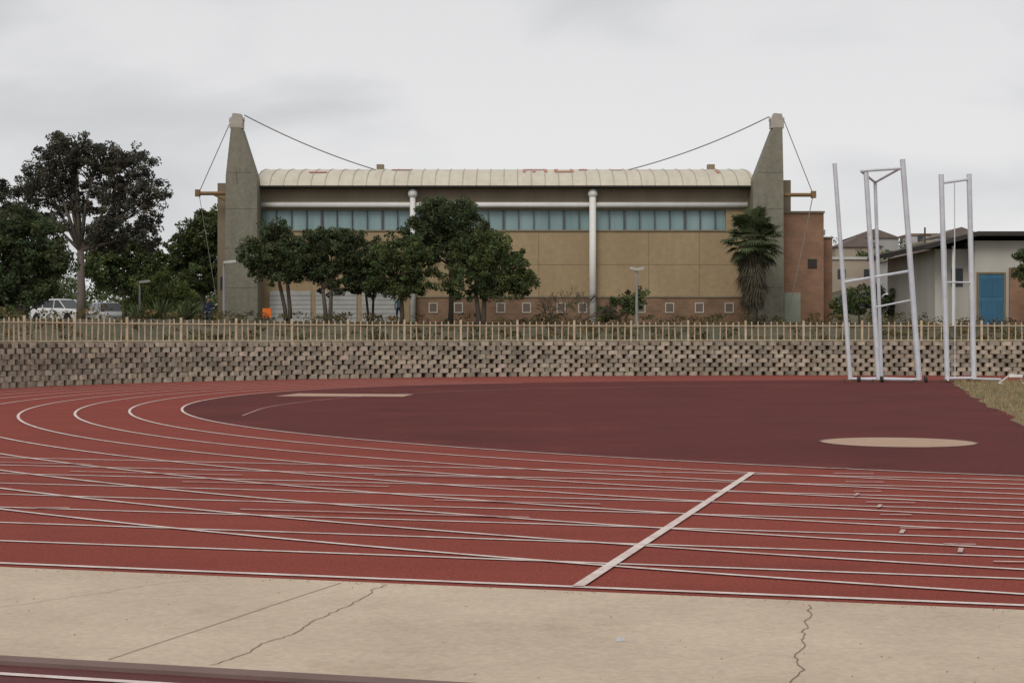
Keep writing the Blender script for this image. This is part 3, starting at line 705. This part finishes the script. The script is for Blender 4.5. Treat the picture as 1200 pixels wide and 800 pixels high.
for a in [(44,172,8,3.4,7,2,False),(53,195,7,4.6,7,0,True),(45,212,6,3.6,7,1,False),(61,222,7,4.6,8,2,False),(69,205,8,4,7,3,False),(72,238,8,4.8,8,0,True),(54,243,7,4.0,7,4,False),(82,240,9,5,8,1,False),(64,250,6,4.6,7,2,True),(39,186,6,3.2,6,1,True),(78,215,9,4.6,7,2,True),(90,250,9,5,7,0,True)]:
    house(*a)
b=MB(); P=empty('utility_pole',(48,190,6)); b.tube([(48,190,5),(48,190,14.5)],.10,6); b.box(47.4,48.6,189.95,190.05,13.6,13.72); b.build('pole',bark,P)
b=MB(); P=empty('flood_light_mast',(21.9,118,2.7)); b.tube([(22.3,118,2.5),(22.3,118,9.4)],.09,6); b.box(22.0,22.6,117.9,118.1,9.1,9.5); b.build('mast',lampm,P)

# ---------------------------------------------------------------- vehicles
tyre=mat('tyre',(0.02,0.02,0.02),.8); lightm=mat('lamp_lens',(.5,.45,.4),.2); cg=mat('car_glass',(.03,.035,.04),.1,spec=.6)
def car(name,x,y,ang,paint,z=None,pickup=False):
    z0=th(x,y) if z is None else z
    P=empty(name,(0,0,0)); 
    def mk(b,n,m,sm=False): return b.build(n,m,P,smooth=sm)
    sec=[(-2.15,.42,.80,.80),(-2.05,.3,.95,.86),(-1.5,.25,1.0,.9),(-.8,.22,1.0,.9),(0.6,.22,.98,.9),(1.1,.22,.95,.9),(1.75,.25,.86,.88),(2.1,.32,.72,.78),(2.2,.42,.62,.7)]
    b=MB(); vs=[];fs=[]
    for (xx,zb,zt,hw) in sec:
        vs+=[(xx,-hw*.9,zb),(xx,-hw,zb+.15),(xx,-hw,zt-.12),(xx,-hw*.9,zt),(xx,hw*.9,zt),(xx,hw,zt-.12),(xx,hw,zb+.15),(xx,hw*.9,zb)]
    for i in range(len(sec)-1):
        for k in range(8): fs.append((i*8+k,i*8+(k+1)%8,i*8+8+(k+1)%8,i*8+8+k))
    fs+=[tuple(range(7,-1,-1)),tuple(range(len(vs)-8,len(vs)))]
    b.add(vs,fs); mk(b,'body',paint)
    b=MB(); xr=-.2 if pickup else -2.0; xt=-.1 if pickup else -1.75
    lo=[(xr,-.82,.95),(1.1,-.82,.93),(1.1,.82,.93),(xr,.82,.95)]; hi=[(xt,-.64,1.5),(.35,-.64,1.5),(.35,.64,1.5),(xt,.64,1.5)]
    b.add(lo+hi,[(0,1,5,4),(1,2,6,5),(2,3,7,6),(3,0,4,7)]); mk(b,'windows',cg)
    b=MB(); b.add([(xt-.03,-.66,1.5),(.38,-.66,1.5),(.38,.66,1.5),(xt-.03,.66,1.5),(xt+.1,-.55,1.58),(.2,-.55,1.58),(.2,.55,1.58),(xt+.1,.55,1.58)],[(0,3,2,1),(4,5,6,7),(0,1,5,4),(1,2,6,5),(2,3,7,6),(3,0,4,7)])
    for sy in (-1,1):
        for (xa,xb) in ((1.1,.36),(.05,.0),(-.95 if not pickup else -.15,-.9 if not pickup else -.1),(xr,xt)):
            b.tube([(xa,sy*.83,.93),(xb,sy*.65,1.52)],.035,5)
    mk(b,'roof_and_pillars',paint)
    b=MB()
    for xx in (-1.35,1.35):
        for sy in (-.92,.72): b.tube([(xx,sy,.33),(xx,sy+.2,.33)],.33,16)
    mk(b,'wheels',tyre)
    b=MB()
    for sy in (-.62,.62): b.box(2.12,2.22,sy-.15,sy+.15,.55,.68); b.box(-2.16,-2.08,sy-.12,sy+.12,.6,.8)
    mk(b,'lights',lightm)
    P.location=(x,y,z0); P.rotation_euler=(0,0,ang)
    return P
wp_=mat('car_white',(.75,.75,.75),.3,var=.05,spec=.5); gp_=mat('car_silver',(.40,.41,.42),.3,var=.05,spec=.5); bp_=mat('car_dark',(.06,.07,.1),.3,spec=.5)
car('parked_car',-28.9,105,math.radians(-30),wp_,z=2.62); car('parked_car',-28.2,114,math.radians(-60),gp_,z=2.6)
car('pickup_truck',38.5,160,math.radians(170),wp_,pickup=True); car('parked_car',33.8,158,math.radians(10),bp_); car('parked_car',43.5,161,math.radians(5),mat('car_red',(.3,.03,.03),.3))

# ---------------------------------------------------------------- people
skin=mat('skin',(.28,.16,.11),.6); hair=mat('hair',(.02,.015,.012),.7)
def person(x,y,shirt,trous,seated=False,face=0.0):
    z0=th(x,y)
    if seated: J={'pel':(0,0,.50),'ch':(0,.02,.98),'nk':(0,0,1.12),'hd':(0,-.03,1.30)}
    else: J={'pel':(0,0,.92),'ch':(0,.01,1.32),'nk':(0,0,1.48),'hd':(0,-.02,1.62)}
    v=[J['pel'],((0),J['pel'][1],(J['pel'][2]+J['ch'][2])/2),J['ch'],J['nk'],(0,J['hd'][1],J['hd'][2]-.03),(0,J['hd'][1],J['hd'][2]+.07)]
    rd=[.14,.13,.145,.055,.09,.075]; e=[(0,1),(1,2),(2,3),(3,4),(4,5)]
    for sx in (-1,1):
        i=len(v); cz=J['ch'][2]
        if seated: v+=[(sx*.19,0,cz+.04),(sx*.24,-.03,cz-.26),(sx*.16,-.24,cz-.40),(sx*.12,-.31,cz-.43)]
        else: v+=[(sx*.19,0,cz+.06),(sx*.25,.03,cz-.23),(sx*.26,-.05,cz-.47),(sx*.26,-.08,cz-.56)]
        rd+=[.06,.048,.036,.032]; e+=[(2,i),(i,i+1),(i+1,i+2),(i+2,i+3)]
        i=len(v); 
        if seated: v+=[(sx*.11,-.02,.50),(sx*.13,-.45,.52),(sx*.13,-.44,.10),(sx*.14,-.58,.04)]
        else: v+=[(sx*.10,0,.86),(sx*.12,-.06*sx,.48),(sx*.12,.10*sx,.09),(sx*.13,.10*sx-.13,.04)]
        rd+=[.095,.065,.042,.035]; e+=[(0,i),(i,i+1),(i+1,i+2),(i+2,i+3)]
    me=bpy.data.meshes.new('fig'); me.from_pydata(v,e,[]); o=bpy.data.objects.new('fig',me); sc.collection.objects.link(o)
    md=o.modifiers.new('s','SKIN')
    sv=me.skin_vertices[0].data if me.skin_vertices else None
    if sv is not None:
        for k,q in enumerate(rd): sv[k].radius=(q,q*.8 if k in(0,1,2) else q)
        sv[0].use_root=True
    sb=o.modifiers.new('d','SUBSURF'); sb.levels=2; sb.render_levels=2
    bpy.context.view_layer.update()
    dg=bpy.context.evaluated_depsgraph_get(); nm=bpy.data.meshes.new_from_object(o.evaluated_get(dg)); bpy.data.objects.remove(o)
    nm.materials.clear()
    for m_ in (skin,shirt,trous,hair): nm.materials.append(m_)
    nk=J['nk'][2]
    for p in nm.polygons:
        c=p.center; p.use_smooth=True
        if c.z>nk+.03: p.material_index=3 if (c.z>J['hd'][2]+.05 or c.y>J['hd'][1]+.04) else 0
        elif seated: p.material_index=(2 if (c.z<.62) else 1) 
        else: p.material_index=2 if c.z<.95 and abs(c.x)<.21 else 1
        if not seated and abs(c.x)>.2 and c.z<1.0: p.material_index=0
        if seated and c.y<-.27 and c.z>.52 and abs(c.x)<.18 and c.z<.62: p.material_index=0
    P=bpy.data.objects.new('person',nm); sc.collection.objects.link(P); P.location=(x,y,z0); P.rotation_euler=(0,0,face)
    if seated:
        bb=MB(); bb.box(x-.7,x+.7,y-.15,y+.3,z0+.36,z0+.42); bb.box(x-.6,x-.5,y-.12,y+.25,z0-.1,z0+.36); bb.box(x+.5,x+.6,y-.12,y+.25,z0-.1,z0+.36)
        B=empty('park_bench',(x,y,z0)); bb.build('seat_and_legs',mat('bench_wood',(.15,.1,.07)),B)
blue=mat('shirt_navy',(.02,.03,.07)); jean=mat('jeans',(.05,.07,.12)); lb=mat('shirt_light_blue',(.2,.3,.42))
person(-18.2,98,blue,jean,True); person(-7.2,104,lb,jean,False,.4)
P=empty('warning_sign',(-14.7,98,2.4)); b=MB(); b.obox((-14.7,98,3.2),(1,0),(0,1),.26,.02,.28); b.build('board',mat('orange_board',(.75,.16,.02),.6,var=.05),P)
b=MB(); b.tube([(-14.9,98.06,2.3),(-14.9,98.06,3.45)],.02,5); b.tube([(-14.5,98.06,2.3),(-14.5,98.06,3.45)],.02,5); b.build('legs',lampm,P)

# ---------------------------------------------------------------- world, sun, camera
w=bpy.data.worlds.new('World'); sc.world=w; w.use_nodes=True; N=w.node_tree.nodes; L=w.node_tree.links; N.clear()
out=N.new('ShaderNodeOutputWorld'); bg=N.new('ShaderNodeBackground'); bg.inputs['Strength'].default_value=0.113
SEL=math.radians(42)
sky=N.new('ShaderNodeTexSky'); sky.sky_type='NISHITA'; sky.sun_disc=False; sky.sun_elevation=SEL; sky.sun_rotation=math.radians(200)
tc=N.new('ShaderNodeTexCoord'); mp=N.new('ShaderNodeMapping'); mp.inputs['Scale'].default_value=(2.4,2.4,6.5); mp.inputs['Rotation'].default_value=(0.12,0.09,0)
L.new(tc.outputs['Generated'],mp.inputs['Vector'])
n1=N.new('ShaderNodeTexNoise'); n1.inputs['Scale'].default_value=2.0; n1.inputs['Detail'].default_value=5; n1.inputs['Roughness'].default_value=.48; n1.inputs['Distortion'].default_value=.4
L.new(mp.outputs['Vector'],n1.inputs['Vector'])
r1=N.new('ShaderNodeValToRGB'); r1.color_ramp.interpolation='EASE'; e=r1.color_ramp.elements; e[0].position=.32; e[0].color=(.77,.775,.79,1); e[1].position=.62; e[1].color=(1,.99,.995,1)
L.new(n1.outputs['Fac'],r1.inputs['Fac'])
sp=N.new('ShaderNodeSeparateXYZ'); L.new(tc.outputs['Generated'],sp.inputs[0])
mr=N.new('ShaderNodeMapRange'); mr.inputs['From Min'].default_value=0.0; mr.inputs['From Max'].default_value=.25; mr.inputs['To Min'].default_value=7.5; mr.inputs['To Max'].default_value=6.6
L.new(sp.outputs['Z'],mr.inputs['Value'])
vm=N.new('ShaderNodeVectorMath'); vm.operation='SCALE'; L.new(r1.outputs['Color'],vm.inputs[0]); L.new(mr.outputs['Result'],vm.inputs['Scale'])
mx=N.new('ShaderNodeMix'); mx.data_type='RGBA'; mx.inputs['Factor'].default_value=.96
L.new(sky.outputs['Color'],mx.inputs['A']); L.new(vm.outputs['Vector'],mx.inputs['B'])
L.new(mx.outputs['Result'],bg.inputs['Color']); L.new(bg.outputs[0],out.inputs['Surface'])
sd=bpy.data.lights.new('Sun','SUN'); sd.energy=1.35; sd.angle=math.radians(25); sd.color=(1,.95,.88)
so=bpy.data.objects.new('Sun',sd); sc.collection.objects.link(so)
az=math.radians(200)
dirv=Vector((math.sin(az)*math.cos(SEL),math.cos(az)*math.cos(SEL),math.sin(SEL)))
so.rotation_euler=dirv.to_track_quat('Z','Y').to_euler()
cd=bpy.data.cameras.new('Camera'); cd.sensor_width=36; cd.lens=36*1915/1200; cd.clip_end=5000; cd.clip_start=.1
co=bpy.data.objects.new('Camera',cd); sc.collection.objects.link(co); co.location=(0,0,1.75)
co.rotation_euler=(math.radians(90)-math.atan(5/1915),0,0); sc.camera=co
